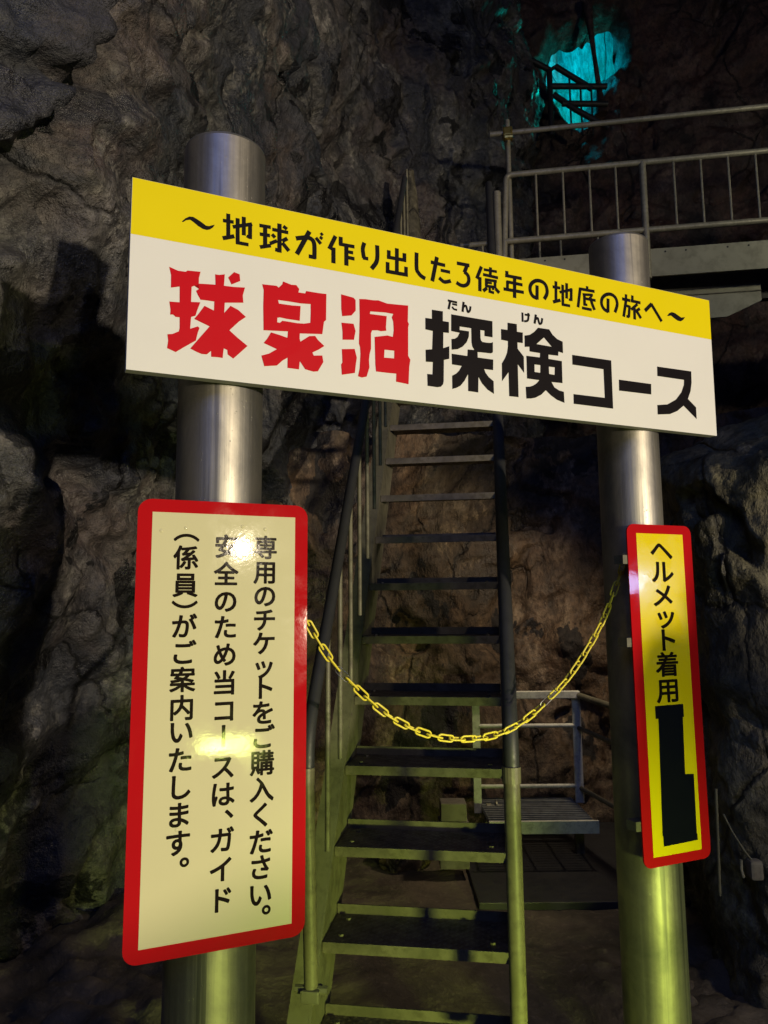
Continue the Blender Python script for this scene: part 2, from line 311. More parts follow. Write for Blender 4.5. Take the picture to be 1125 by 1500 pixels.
SLOGAN=[(99,[(2204,411),(2214,1035)]),(90,[(2078,607),(2338,596)]),(103,[(2081,1054),(2359,947)]),(99,[(2432,476),(2442,1100)]),(90,[(2396,1095),(2707,1093)]),(99,[(2581,410),(2588,881)]),(93,[(2317,722),(2787,552)]),(100,[(2738,548),(2740,940)]),(76,[(2656,879),(2739,910)]),(91,[(2967,547),(3254,539)]),(105,[(3111,538),(3117,1063)]),(91,[(2979,767),(3236,756)]),(97,[(2987,1099),(3259,1005)]),(92,[(3290,582),(3700,584)]),(112,[(3472,397),(3479,1145)]),(94,[(3569,442),(3665,501)]),(93,[(3285,709),(3366,781)]),(92,[(3238,959),(3416,852)]),(102,[(3547,836),(3677,739)]),(102,[(3547,877),(3720,1058)]),(97,[(3369,1085),(3479,1095)]),(114,[(3897,695),(4189,605)]),(114,[(4168,609),(4303,634),(4377,755),(4383,1128)]),(119,[(4250,437),(3924,1101)]),(104,[(4233,1094),(4420,1096)]),(94,[(4418,570),(4555,709)]),(79,[(4548,418),(4603,476)]),(84,[(4523,528),(4597,569)]),(109,[(4949,420),(4778,802)]),(115,[(4891,738),(4892,1158)]),(110,[(5089,413),(5089,636)]),(96,[(5045,613),(5469,608)]),(116,[(5244,605),(5244,1156)]),(90,[(5283,778),(5432,777)]),(96,[(5294,931),(5468,934)]),(111,[(5745,442),(5700,623),(5733,863)]),(97,[(5700,859),(5855,859)]),(119,[(6108,440),(6113,737),(6078,916),(5943,1113)]),(108,[(6443,512),(6442,719)]),(99,[(6385,708),(6950,700)]),(110,[(6900,505),(6898,742)]),(113,[(6679,412),(6672,1111)]),(108,[(6407,845),(6404,1116)]),(105,[(6352,1103),(6996,1097)]),(105,[(6943,876),(6940,1128)]),(114,[(7263,420),(7257,859),(7315,981),(7396,1054),(7515,1104)]),(101,[(7690,606),(8131,621)]),(116,[(7881,427),(7725,1140)]),(94,[(7989,781),(8283,785)]),(108,[(7937,1003),(8069,1087),(8167,1079),(8303,1028)]),(103,[(8499,485),(8900,480)]),(114,[(8837,457),(8731,715)]),(109,[(8732,693),(8843,775),(8870,907),(8825,1028),(8711,1097),(8586,1092),(8475,1043)]),(103,[(9288,439),(9125,819)]),(109,[(9229,755),(9219,1169)]),(80,[(9363,513),(9792,500)]),(93,[(9586,408),(9571,660)]),(89,[(9334,661),(9826,675)]),(97,[(9439,776),(9434,972)]),(84,[(9395,797),(9784,784)]),(93,[(9725,760),(9718,1004)]),(88,[(9390,979),(9766,968)]),(69,[(9470,876),(9618,869)]),(101,[(9327,1144),(9458,1030)]),(79,[(9544,987),(9540,1137)]),(83,[(9502,1121),(9683,1139)]),(83,[(9613,1026),(9686,1014)]),(104,[(9733,1006),(9856,1110)]),(106,[(10124,417),(10133,560)]),(99,[(10066,560),(10628,555)]),(112,[(10387,527),(10366,1174)]),(94,[(10114,739),(10649,740)]),(99,[(10141,711),(10134,956)]),(99,[(10002,967),(10690,956)]),(114,[(11156,664),(11141,1094)]),(115,[(11151,1057),(10993,1012),(10911,872),(10927,704),(11036,578),(11176,518),(11341,525),(11463,612),(11505,772),(11481,895),(11392,1041)]),(101,[(11833,423),(11808,1052)]),(92,[(11707,613),(11985,607)]),(102,[(11703,1076),(11975,977)]),(97,[(12072,490),(12055,1120)]),(87,[(12013,1098),(12319,1098)]),(97,[(12221,416),(12201,892)]),(88,[(11951,740),(12422,576)]),(98,[(12380,547),(12363,938)]),(73,[(12278,903),(12364,914)]),(94,[(12981,378),(12976,470)]),(95,[(12687,507),(13254,497)]),(102,[(12717,477),(12608,1093)]),(85,[(12797,665),(13183,620)]),(103,[(12862,636),(12855,993)]),(84,[(13124,593),(13120,692)]),(89,[(12850,778),(13279,777)]),(104,[(13075,687),(13140,898),(13226,1081)]),(74,[(12812,975),(12959,964)]),(89,[(12754,1087),(13115,1093)]),(110,[(13759,637),(13736,1075)]),(111,[(13747,1049),(13598,997),(13506,864),(13523,688),(13636,557),(13791,489),(13943,494),(14061,574),(14109,717),(14087,846),(14006,1033)]),(96,[(14476,380),(14465,571)]),(102,[(14310,553),(14637,560)]),(106,[(14465,571),(14342,1118)]),(92,[(14471,746),(14610,762)]),(101,[(14597,726),(14545,1100)]),(86,[(14452,1084),(14561,1092)]),(97,[(14726,376),(14715,581)]),(98,[(14653,558),(15041,566)]),(91,[(14917,624),(14653,844)]),(106,[(14783,760),(14777,1140)]),(97,[(15005,755),(14840,865)]),(107,[(14858,837),(15034,1063)]),(119,[(15210,794),(15499,523)]),(114,[(15474,522),(15880,1037)])]
SLOGAN_POLY=[[(1124,832),(1204,737),(1293,675),(1384,666),(1476,705),(1587,760),(1681,819),(1755,817),(1829,778),(1888,756),(1848,833),(1775,898),(1702,926),(1609,918),(1498,867),(1386,792),(1313,753),(1223,784),(1152,845)],[(16118,820),(16207,716),(16327,658),(16460,671),(16606,732),(16721,780),(16807,759),(16886,742),(16800,846),(16695,909),(16561,909),(16398,842),(16286,782),(16201,807)]]
FURIGANA=[(53,[(8198,1600),(8487,1612)]),(58,[(8278,1579),(8215,1842)]),(47,[(8334,1677),(8485,1682)]),(46,[(8332,1753),(8376,1811),(8482,1823)]),(59,[(8692,1561),(8653,1849)]),(53,[(8669,1720),(8755,1657),(8793,1745),(8823,1828),(8884,1775),(8909,1653)]),(55,[(10622,1563),(10620,1838)]),(49,[(10698,1613),(10875,1607)]),(55,[(10824,1547),(10819,1701),(10780,1783),(10674,1814)]),(62,[(11084,1553),(11031,1828)]),(56,[(11049,1712),(11141,1646),(11174,1739),(11207,1811),(11270,1771),(11304,1627)])]
NOTICE=[('専',2555,731),('用',2554,1305),('の',2553,1850),('チ',2551,2399),('ケ',2550,2935),('ッ',2549,3463),('ト',2548,3936),('を',2546,4484),('ご',2545,5022),('購',2544,5588),('入',2542,6160),('く',2541,6708),('だ',2540,7275),('さ',2538,7821),('い',2537,8385),('安',1646,729),('全',1649,1356),('の',1651,1969),('た',1654,2553),('め',1656,3159),('当',1659,3779),('コ',1661,4386),('ー',1663,4941),('ス',1666,5601),('は',1668,6180),('ガ',1672,7140),('イ',1675,7753),('ド',1677,8374),('（',751,554),('係',750,1000),('員',748,1608),('）',747,2044),('が',746,2519),('ご',745,3093),('案',744,3674),('内',743,4276),('い',741,4783),('た',740,5374),('し',739,5942),('ま',738,6516),('す',736,7091),('。',2680,8733),('、',1820,6611),('。',886,7500)]
HELMET=[('ヘ',921,492),('ル',922,1130),('メ',888,1838),('ッ',947,2466),('ト',924,3141),('着',908,3853),('用',879,4595)]
TAPE=[[(347,5021),(1414,5020),(1422,5395),(348,5381)],[(451,5261),(1373,5284),(1326,7044),(1239,8580),(361,8575)],[(419,6937),(1655,7033),(1631,8698),(358,8608)],[(380,8557),(1650,8700),(1645,8873),(382,8895)]]
RIVETS=[(200,414),(728,340),(2002,263),(2537,306),(710,6819)]
PLANE_board=([-0.56873, 1.5873, 0.97833],[0.911283, 0.411761, 0.00388],[0.002, -0.01385, 0.999902],[0.411775, -0.911186, -0.013445],1.8000,0.4520)
PLANE_L=([-0.51249, 1.631, 0.21206],[0.92191, 0.387399, -0.002202],[0.002369, 4.5e-05, 0.999997],[0.387398, -0.921912, -0.000877],0.3260,0.9112)
PLANE_R=([0.7458, 2.19, 0.2085],[0.918567, 0.395263, 0.001243],[-0.001937, 0.001357, 0.999997],[0.39526, -0.918567, 0.002012],0.1799,0.9155)

def plane_matrix(pl):
    tl, ux, uz, n, W, H = pl
    m = Matrix((Vector(ux).normalized(), Vector(uz).normalized(), Vector(n).normalized())).transposed().to_4x4()
    m.translation = Vector(tl) + Vector((0, 0, EYE))
    return m
def mm(pts): return [(x * 1e-4, -y * 1e-4) for x, y in pts]

# ------------------------------------------------------------------ cave rock
def fbm(p, o=5): return noise.fractal(p, 1.0, 2.0, o)
def rock_disp(p, seed, A):
    q = Vector((p.x + seed, p.y + seed * 0.7, p.z * 1.05))
    wv = Vector((noise.noise(q * 1.1), noise.noise(q * 1.1 + Vector((7, 3, 1))), noise.noise(q * 1.1 + Vector((2, 9, 4)))))
    q2 = q + wv * 0.30
    d = noise.noise(q * 0.55) * 0.30
    d += (noise.ridged_multi_fractal(q2 * 0.9, 0.9, 2.1, 6, 1.0, 2.0) - 1.1) * 0.11
    c = noise.voronoi(q2 * 1.5)[0]
    d += min(0.40, c[1] - c[0]) * 0.20
    c = noise.voronoi(q2 * 4.3 + wv * 0.5)[0]
    d += min(0.35, c[1] - c[0]) * 0.055
    d += fbm(q2 * 3.2, 6) * 0.06
    d -= abs(noise.noise(q2 * 7.0)) * 0.045
    d += fbm(q * 14.0, 3) * 0.012
    h = noise.noise(q2 * 1.7 + Vector((3.1, 8.2, 5.5))) + 0.25 * noise.noise(q2 * 6.0)
    if h > 0.36: d -= min(1.0, (h - 0.36) / 0.05) * 0.13
    return d * A
def spline(pts, t):
    n = len(pts) - 1; x = t * n; i = min(n - 1, int(x)); f = x - i
    p = [Vector(pts[max(0, min(n, i + k))]) for k in (-1, 0, 1, 2)]
    return 0.5 * ((2 * p[1]) + (p[2] - p[0]) * f + (2 * p[0] - 5 * p[1] + 4 * p[2] - p[3]) * f * f + (3 * p[1] - p[0] - 3 * p[2] + p[3]) * f ** 3)
def rock_sheet(name, base, nu, nv, seed, A, mat, carve=None, keep=None):
    P = [[base(i / nu, j / nv) for j in range(nv + 1)] for i in range(nu + 1)]
    co = []
    for i in range(nu + 1):
        for j in range(nv + 1):
            du = P[min(nu, i + 1)][j] - P[max(0, i - 1)][j]; dv = P[i][min(nv, j + 1)] - P[i][max(0, j - 1)]
            n = du.cross(dv)
            if n.length < 1e-9: n = Vector((0, -1, 0))
            n.normalize()
            p = P[i][j]
            d = rock_disp(p, seed, A)
            if carve: d += carve(p)
            co.append(p + n * d)
    fs = []
    for i in range(nu):
        for j in range(nv):
            if keep and not keep(i / nu, j / nv, P[i][j]): continue
            a = i * (nv + 1) + j
            fs.append((a, a + nv + 1, a + nv + 2, a + 1))
    me = bpy.data.meshes.new(name); me.from_pydata(co, [], fs)
    if keep:
        bm = bmesh.new(); bm.from_mesh(me)
        bmesh.ops.delete(bm, geom=[v for v in bm.verts if not v.link_faces], context='VERTS')
        rim = {}
        for e in bm.edges:
            if e.is_boundary:
                for a, b in ((e.verts[0], e.verts[1]), (e.verts[1], e.verts[0])): rim.setdefault(a, []).append(b)
        rim = {v: n for v, n in rim.items() if 1.8 < v.co.x < 3.8 and 5.9 < v.co.z - EYE < 8.4}
        for it in range(3):
            new = {v: v.co * 0.5 + sum((n.co for n in ns), Vector()) * (0.5 / len(ns)) for v, ns in rim.items()}
            for v, c_ in new.items(): v.co = c_
        bm.to_mesh(me); bm.free()
    me.shade_smooth()
    return structure(link(name, me, mat))

# left wall: runs past the poles, leans over the path and curves behind the stairs
LW = [(-3.4, -4.2), (-2.55, -1.6), (-2.05, 0.4), (-1.69, 1.9), (-1.40, 3.2), (-1.08, 4.6), (-0.55, 5.9), (0.25, 6.9), (1.05, 7.5), (1.75, 8.6), (2.1, 10.5)]
def left_base(u, v):
    p = spline([(x, y, 0) for x, y in LW], u)
    z = -1.75 + v * 9.2
    k = max(0.0, min(1.0, (6.8 - p.y) / 4.0))
    lean = 0.25 * z * k if z < 0 else (0.25 * z - 0.010 * z * z) * k
    return Vector((p.x + lean, p.y - 0.02 * z, z + EYE))
CRACKS = [(0.10, 0.085, [(2.32, 2.19), (2.35, 2.11), (2.37, 2.0), (2.38, 1.89), (2.34, 1.77), (2.34, 1.7), (2.3, 1.57), (2.22, 1.43), (2.14, 1.32)]), (0.06, 0.04, [(3.09, 2.59), (3.24, 2.74), (3.49, 2.97)]), (0.07, 0.05, [(2.09, 1.67), (2.19, 1.73), (2.31, 1.76)])]
def left_carve(p):
    d = 0.0; y, z = p.y, p.z - EYE
    if not (1.5 < y < 3.8 and z > 0.8): return 0.0
    y += 0.03 * noise.noise(p * 9.0); z += 0.03 * noise.noise(p * 9.0 + Vector((5, 5, 5)))
    for depth, wd, pl in CRACKS:
        for (y0, z0), (y1, z1) in zip(pl, pl[1:]):
            ly, lz = y1 - y0, z1 - z0; t = max(0.0, min(1.0, ((y - y0) * ly + (z - z0) * lz) / (ly * ly + lz * lz)))
            r = math.hypot(y - y0 - t * ly, z - z0 - t * lz)
            if r < wd: d = min(d, -depth * (1 - r / wd))
            side = (y - y0) * lz - (z - z0) * ly
            if depth > 0.09 and r < 0.4 and side > 0: d = max(d, 0.10 * (1 - r / 0.4) * min(1.0, r / 0.05)) if d >= 0 else d
    return d
rock_sheet('cave_wall', left_base, 560, 400, 0.0, 0.8, 'rock_left', left_carve)

# rock bank under the stairs and the walkway
BW = [(-1.6, 4.9), (-0.7, 5.35), (0.2, 5.65), (1.0, 5.75), (1.8, 5.6), (2.6, 5.0), (3.6, 4.6)]
def back_base(u, v):
    p = spline([(x, y, 0) for x, y in BW], u)
    z = -1.75 + v * 3.1
    return Vector((p.x, p.y + 0.10 * z, z + EYE))
rock_sheet('under_stair_rock', back_base, 190, 170, 5.0, 0.8, 'rock_back')

# right hand rock
RW = [(2.0, 5.2), (1.58, 4.2), (1.40, 3.5), (1.43, 3.15), (1.75, 2.98), (2.4, 2.85), (4.2, 2.6)]
def right_base(u, v):
    p = spline([(x, y, 0) for x, y in RW], u)
    top = 0.95 + 0.45 * max(0.0, p.x - 1.55)
    z = -1.75 + v * (top + 1.75)
    back = max(0.0, v - 0.82) / 0.18
    return Vector((p.x + 0.12 * back, p.y + 1.2 * back ** 2 + 0.05 * z, z + EYE - 0.25 * back ** 2))
rock_sheet('right_rock', right_base, 200, 170, 9.0, 0.55, 'rock_right')

# far rock high on the right, broken open where the lit chamber shows through
HOLE = [(2.25, 7.17), (2.34, 7.48), (2.61, 7.53), (2.7, 7.48), (2.73, 7.58), (2.87, 7.6), (2.87, 7.7), (2.96, 7.76), (3.05, 7.73), (3.15, 7.47), (3.16, 7.35), (3.14, 7.18), (3.06, 7.11), (2.89, 7.07), (2.82, 6.83), (2.76, 6.76), (2.72, 6.54), (2.62, 6.42), (2.52, 6.51), (2.39, 6.72), (2.3, 7.03)]
def inside(x, z, poly):
    c = False
    for (x0, z0), (x1, z1) in zip(poly, poly[1:] + poly[:1]):
        if (z0 > z) != (z1 > z) and x < (x1 - x0) * (z - z0) / (z1 - z0) + x0: c = not c
    return c
def far_base(u, v):
    x = -0.6 + u * 8.6; z = -0.5 + v * 10.5
    y = 9.2 - 0.16 * max(0, x - 2.6) ** 1.5 - 0.03 * z
    return Vector((x, y, z + EYE))
def far_keep(u, v, p):
    j = 0.06 * noise.noise(p * 6.0)
    return not inside(p.x + j, p.z - EYE + j, HOLE)
def far_carve(p):
    # the rim of the opening rolls back into the chamber
    x, z = p.x, p.z - EYE
    if not (1.7 < x < 3.7 and 5.9 < z < 8.3): return 0.0
    if inside(x, z, HOLE): return -0.5
    r = 9.0
    for (x0, z0), (x1, z1) in zip(HOLE, HOLE[1:] + HOLE[:1]):
        lx, lz = x1 - x0, z1 - z0; t = max(0.0, min(1.0, ((x - x0) * lx + (z - z0) * lz) / (lx * lx + lz * lz)))
        r = min(r, math.hypot(x - x0 - t * lx, z - z0 - t * lz))
    return -0.5 * max(0.0, 1 - r / 0.20) ** 1.8
rock_sheet('far_rock', far_base, 330, 360, 15.0, 0.75, 'rock_far', far_carve, far_keep)
def niche_base(u, v):
    x = 1.9 + u * 2.7; z = 6.3 + v * 3.3
    y = 10.9 - 0.9 * (abs(u - 0.5) * 2) ** 2
    return Vector((x, y, z + EYE))
rock_sheet('lit_chamber_rock', niche_base, 70, 90, 2.5, 0.35, 'rock_niche')

# ground
def floor_base(u, v):
    x = -4 + u * 10; y = -5.5 + v * 14
    return Vector((x, y, -1.56 + EYE))
def floor_carve(p):
    k = max(0.0, min(1.0, (p.x - 0.7) / 0.4)) + max(0.0, min(1.0, (-0.5 - p.x) / 0.4))
    k *= 1 - max(0.0, min(1.0, (p.y - 3.6) / 0.4)) * (0.4 < p.x < 1.7)
    return (0.10 * fbm(Vector((p.x * 1.3, p.y * 1.3, 3.3)), 4) + 0.07 * abs(fbm(Vector((p.x * 5, p.y * 5, 1.3)), 4))) * (0.12 + k)
me_floor = rock_sheet('cave_floor', floor_base, 330, 460, 31.0, 0.05, 'floor', floor_carve)

def boulder(name, c, r, seed, mat, sub=5):
    bm = bmesh.new(); bmesh.ops.create_icosphere(bm, subdivisions=sub, radius=1.0)
    for v in bm.verts:
        d = 1 + 0.28 * noise.noise(v.co * 1.3 + Vector((seed, 0, 0))) + 0.12 * fbm(v.co * 3.0 + Vector((seed, 2, 0)), 5)
        v.co = Vector((v.co.x * r[0] * d, v.co.y * r[1] * d, v.co.z * r[2] * d)) + Vector((0, 0, r[2] * 0.8))
    o = obj(name, bm, mat, None, True); o.location = V(*c)
    return o
def shade_pillar(name, c, prof, seed, mat):
    bm = bmesh.new(); tube(bm, [(0, 0, z) for z, r in prof], [r for z, r in prof], 40)
    bmesh.ops.subdivide_edges(bm, edges=[e for e in bm.edges if len(e.link_faces) == 2], cuts=1)
    for v in bm.verts:
        d = 0.18 * noise.noise(v.co * 2.2 + Vector((seed, 0, 0))) + 0.08 * fbm(v.co * 7 + Vector((seed, 0, 0)), 4)
        v.co.x *= 1 + d; v.co.y *= 1 + d
    o = obj(name, bm, mat, None, True); o.location = V(*c); return structure(o)
# added rocks out of view, shading the stairs, helmet sign and pole feet
shade_pillar('added_shade_rock', (2.2, -0.45, 0), [(-1.65, 0.5), (-1.2, 0.44), (-0.8, 0.42), (-0.62, 0.34), (-0.52, 0.26), (-0.42, 0.08)], 2.0, 'rock_right')
shade_pillar('added_shade_rock', (2.86, -0.40, 0), [(-1.65, 0.42), (-1.2, 0.36), (-0.8, 0.33), (-0.5, 0.28), (-0.44, 0.15), (-0.34, 0.12), (-0.24, 0.11), (-0.16, 0.07), (-0.13, 0.01)], 7.0, 'rock_right')
shade_pillar('added_shade_rock', (3.42, -0.45, 0), [(-1.65, 0.5), (-1.0, 0.42), (-0.5, 0.38), (-0.1, 0.35), (0.12, 0.27), (0.22, 0.16), (0.27, 0.03)], 11.0, 'rock_right')
structure(boulder('added_shade_rock', (4.4, -3.0, -1.62), (1.45, 0.6, 0.61), 13.0, 'rock_right'))
tag(boulder('boulder', (0.10, 4.75, -1.58), (0.17, 0.16, 0.13), 1.0, 'rock_back'), 'pale rounded boulder on the ground behind the lower steps', 'rock')
tag(boulder('boulder', (1.62, 2.42, -1.62), (0.34, 0.28, 0.17), 6.0, 'floor'), 'low rough rock at the foot of the right hand pole', 'rock')
tag(boulder('boulder', (1.28, 2.55, -1.60), (0.14, 0.12, 0.07), 8.0, 'floor', 4), 'small flat stone beside the foot of the right hand pole', 'rock')
for k_, (x_, y_, r_) in enumerate(((1.16, 3.15, 0.055), (1.05, 3.42, 0.040), (1.24, 3.30, 0.035), (1.02, 2.95, 0.045), (1.34, 2.86, 0.075), (1.12, 2.78, 0.03), (1.20, 3.62, 0.05), (1.45, 2.70, 0.06))):
    tag(boulder('stone', (x_, y_, -1.585), (r_, r_ * 0.8, r_ * 0.6), 20.0 + k_, 'floor', 3), 'loose stone among the rubble on the dark ground around the right hand pole', 'stone', 'loose stones by the right hand pole')
bm = bmesh.new(); box(bm, (1.05, 4.85, -0.0), (1.15, 1.55, 0.05), bevel=0.004)
o = obj('floor_plate', bm, 'plate'); o.location = (0, 0, 0.004); tag(o, 'dark flat steel plate laid on the ground beyond the right hand pole', 'plate')

# ------------------------------------------------------------------ the two sign poles
def sign_pole(c, r, top, label):
    t = thing('sign_pole', label, 'pole', Matrix.Translation((c[0], c[1], 0)), 'steel poles carrying the signs')
    h = top + EYE
    bm = bmesh.new()
    tube(bm, [(0, 0, -0.05), (0, 0, h - 0.006)], r, 72, False)
    bmesh.ops.create_circle(bm, cap_ends=True, radius=0.001, segments=3)
    obj('shaft', bm, 'pole', t, True)
    bm = bmesh.new(); tube(bm, [(0, 0, h - 0.006), (0, 0, h)], [r * 1.004, r * 0.985], 72); obj('cap', bm, 'edge', t, True)
    bm = bmesh.new(); tube(bm, [(0, 0, 0.0), (0, 0, 0.02)], r * 1.7, 40); obj('base_flange', bm, 'stair', t)
    return t
LP, LR = (-0.410, 1.825), 0.1045
RP, RR = (0.787, 2.345), 0.0945
lp = sign_pole(LP, LR, 1.183, 'nearer left steel pole with blue grey streaked top above the board')
rp = sign_pole(RP, RR, 1.185, 'farther right steel pole with the yellow helmet sign on it')

# ------------------------------------------------------------------ signs
def lettering(name, polys, mat, parent, z, holes=True, thick=0.0004):
    """filled outlines (first ring outer, others holes) as one mesh"""
    cu = bpy.data.curves.new(name, 'CURVE'); cu.dimensions = '2D'; cu.fill_mode = 'BOTH'; cu.extrude = thick / 2
    for ring_set in polys:
        for ring in ring_set:
            sp = cu.splines.new('POLY'); sp.points.add(len(ring) - 1); sp.use_cyclic_u = True
            for p, (x, y) in zip(sp.points, mm(ring)): p.co = (x, y, 0, 1)
    tmp = bpy.data.objects.new(name, cu); me = bpy.data.meshes.new_from_object(tmp); bpy.data.objects.remove(tmp)
    me.materials.clear(); me.name = name
    o = link(name, me, mat, parent); o.location = (0, 0, z)
    return o
def catmull(pts, n=5):
    if len(pts) < 3: return pts
    out = []
    for k in range(n * (len(pts) - 1) + 1):
        v = spline([(x, y, 0) for x, y in pts], k / (n * (len(pts) - 1))); out.append((v.x, v.y))
    return out
def strokes(name, data, polys, mat, parent, z, grow=1.0):
    bm = bmesh.new()
    for i, (wd, pts) in enumerate(data):
        pts = catmull(mm(pts)); hw = wd * 0.5e-4 * grow; L = []; Rr = []
        for k, (x, y) in enumerate(pts):
            ax, ay = pts[max(0, k - 1)]; bx, by = pts[min(len(pts) - 1, k + 1)]
            l = math.hypot(bx - ax, by - ay) or 1; nx, ny = -(by - ay) / l * hw, (bx - ax) / l * hw
            L.append((x + nx, y + ny)); Rr.append((x - nx, y - ny))
        zz = z + (i % 12) * 0.00004
        for k in range(len(pts) - 1):
            flat(bm, [L[k], L[k + 1], Rr[k + 1], Rr[k]], zz)
    for p in polys: flat(bm, mm(p), z)
    bmesh.ops.remove_doubles(bm, verts=bm.verts, dist=1e-6)
    for f in bm.faces:
        if f.normal.z < 0: f.normal_flip()
    bmesh.ops.triangulate(bm, faces=[f for f in bm.faces if len(f.verts) > 4])
    me = bpy.data.meshes.new(name); bm.to_mesh(me); bm.free()
    return link(name, me, mat, parent)
ROT = set('ー（）')
BOX_CENTRE = set('、。ー（）')
def text_chars(name, items, em, weight, mat, parent, z, sy=1.0, sx=1.0):
    verts, faces = [], []
    for ch, x, y in items:
        cu = bpy.data.curves.new('glyph', 'FONT'); cu.body = ch; cu.size = 1.0; cu.resolution_u = 4
        tmp = bpy.data.objects.new('glyph', cu); me = bpy.data.meshes.new_from_object(tmp); bpy.data.objects.remove(tmp)
        pts = [(v.co.x, v.co.y) for v in me.vertices]
        x0, x1 = min(p[0] for p in pts), max(p[0] for p in pts); y0, y1 = min(p[1] for p in pts), max(p[1] for p in pts)
        cx, cy = (0.5, 0.38)
        if ch in BOX_CENTRE: cx, cy = (x0 + x1) / 2, (y0 + y1) / 2
        for q in range(8):
            ox, oy = weight * math.cos(q * math.pi / 4 + 0.39), weight * math.sin(q * math.pi / 4 + 0.39)
            b = len(verts)
            for px, py in pts:
                dx, dy = px - cx + ox, py - cy + oy
                if ch in ROT: dx, dy = dy, -dx
                verts.append((x * 1e-4 + dx * em * sx, -y * 1e-4 + dy * em * sy, z + q * 0.00003))
            faces += [tuple(b + i for i in p.vertices) for p in me.polygons]
        bpy.data.meshes.remove(me)
    me = bpy.data.meshes.new(name); me.from_pydata(verts, [], faces)
    bm = bmesh.new(); bm.from_mesh(me); bmesh.ops.recalc_face_normals(bm, faces=bm.faces)
    for f in bm.faces:
        if f.normal.z < 0: f.normal_flip()
    bm.to_mesh(me); bm.free()
    return link(name, me, mat, parent)

# long header board
W, H = PLANE_board[4:]
brd = thing('header_board', 'long yellow and white header board with red and black lettering across both poles', 'sign', plane_matrix(PLANE_board))
bm = bmesh.new(); slab(bm, [(0, 0), (W, 0), (W, -H), (0, -H)], -0.028, 0.0); obj('panel', bm, 'board_white', brd)
bm = bmesh.new(); flat(bm, [(0.0005, -0.0005), (W - 0.0005, -0.0005), (W - 0.0005, -0.294 * H), (0.0005, -0.300 * H)], 0.0005); obj('yellow_band', bm, 'board_yellow', brd)
lettering('title_lettering', RED, 'board_red', brd, 0.0008)
lettering('course_lettering', BLACK, 'ink', brd, 0.0008)
strokes('slogan_lettering', SLOGAN, SLOGAN_POLY, 'ink', brd, 0.0009)
strokes('reading_lettering', FURIGANA, [], 'ink', brd, 0.0009, 1.15)
for y in (-0.06, -H + 0.10):
    bm = bmesh.new(); box(bm, (W / 2, y, -0.043), (W - 0.1, 0.04, 0.028)); obj('back_rail', bm, 'edge', brd)

def plate_sign(name, label, pl, border, out_r, face, items, em, weight, sy=1.0, sx=1.0):
    W, H = pl[4:]
    t = thing(name, label, 'sign', plane_matrix(pl))
    bw, bt = border
    bm = bmesh.new(); slab(bm, [(x - bw, y + bt) for x, y in rounded_rect(W + 2 * bw, H + 2 * bt, out_r)], -0.004, 0.0); obj('border_plate', bm, 'red_film', t)
    bm = bmesh.new(); flat(bm, [(0, 0), (W, 0), (W, -H), (0, -H)], 0.0005); obj('face', bm, face, t)
    text_chars('lettering', items, em, weight, 'ink_gloss', t, 0.0009, sy, sx)
    return t
notice = plate_sign('notice_sign', 'tall white notice with red border and three columns of black text on the left pole', PLANE_L, (0.031, 0.029), 0.03, 'white_film', NOTICE, 0.0565, 0.027)
for x, y in RIVETS:
    bm = bmesh.new(); r_ = bmesh.ops.create_uvsphere(bm, u_segments=14, v_segments=8, radius=1.0)
    for v in r_['verts']: v.co = Vector((v.co.x * 0.0045 + x * 1e-4, v.co.y * 0.0045 - y * 1e-4, v.co.z * 0.0016 + 0.0004))
    obj('rivet', bm, 'white_film', notice, True)
helmet = plate_sign('helmet_sign', 'narrow yellow sign with red border and black tape over its lower half', PLANE_R, (0.0345, 0.027), 0.026, 'yellow_film', HELMET, 0.0760, 0.026, 0.97, 1.2)
for k, p in enumerate(TAPE):
    bm = bmesh.new(); slab(bm, mm(p), 0.0010 + 0.0004 * k, 0.0013 + 0.0004 * k); obj('black_tape', bm, 'tape', helmet)
# brackets that clamp the plates to the poles
def pole_bracket(parent, c, r, sign_m, zs):
    for z in zs:
        bm = bmesh.new()
        p = Vector((c[0], c[1], z + EYE)); n = sign_m.col[2].xyz; n = Vector((n.x, n.y, 0)).normalized(); s_ = Vector((-n.y, n.x, 0))
        tl = sign_m.translation; gap = (Vector((tl.x, tl.y, 0)) - Vector((c[0], c[1], 0))).dot(n) - 0.005
        pts = [p + n * gap - s_ * 0.05, p + n * (r * 0.8) - s_ * 0.07]
        q = sign_m.inverted()
        m = Matrix((s_, n, Vector((0, 0, 1)))).transposed().to_4x4(); m.translation = p
        d = max(0.01, gap - r + 0.012)
        box(bm, (-0.045, r - 0.010 + d / 2, 0), (0.21, d, 0.026), q @ m)
        obj('bracket', bm, 'stair', parent)
pole_bracket(notice, LP, LR, plane_matrix(PLANE_L), (0.10, -0.55))
pole_bracket(helmet, RP, RR, plane_matrix(PLANE_R), (0.13, -0.11, -0.62))

# ------------------------------------------------------------------ yellow chain
CH = [(-.305,1.80,.17),(-.262,1.82,.09),(-0.225,1.838,0.03),(-0.179,1.860,-0.061),(-0.127,1.884,-0.144),(-0.060,1.916,-0.218),(0.0,1.944,-0.272),(0.065,1.975,-0.313),(0.137,2.009,-0.342),(0.209,2.043,-0.354),(0.284,2.079,-0.353),(0.348,2.109,-0.337),(0.410,2.138,-0.305),(0.466,2.165,-0.264),(0.515,2.188,-0.225),(0.562,2.211,-0.175),(0.604,2.230,-0.122),(0.642,2.248,-0.068),(0.675,2.264,-0.012),(0.697,2.258,0.048),(0.713,2.257,0.085),(0.725,2.257,0.122),(0.733,2.259,0.150)]

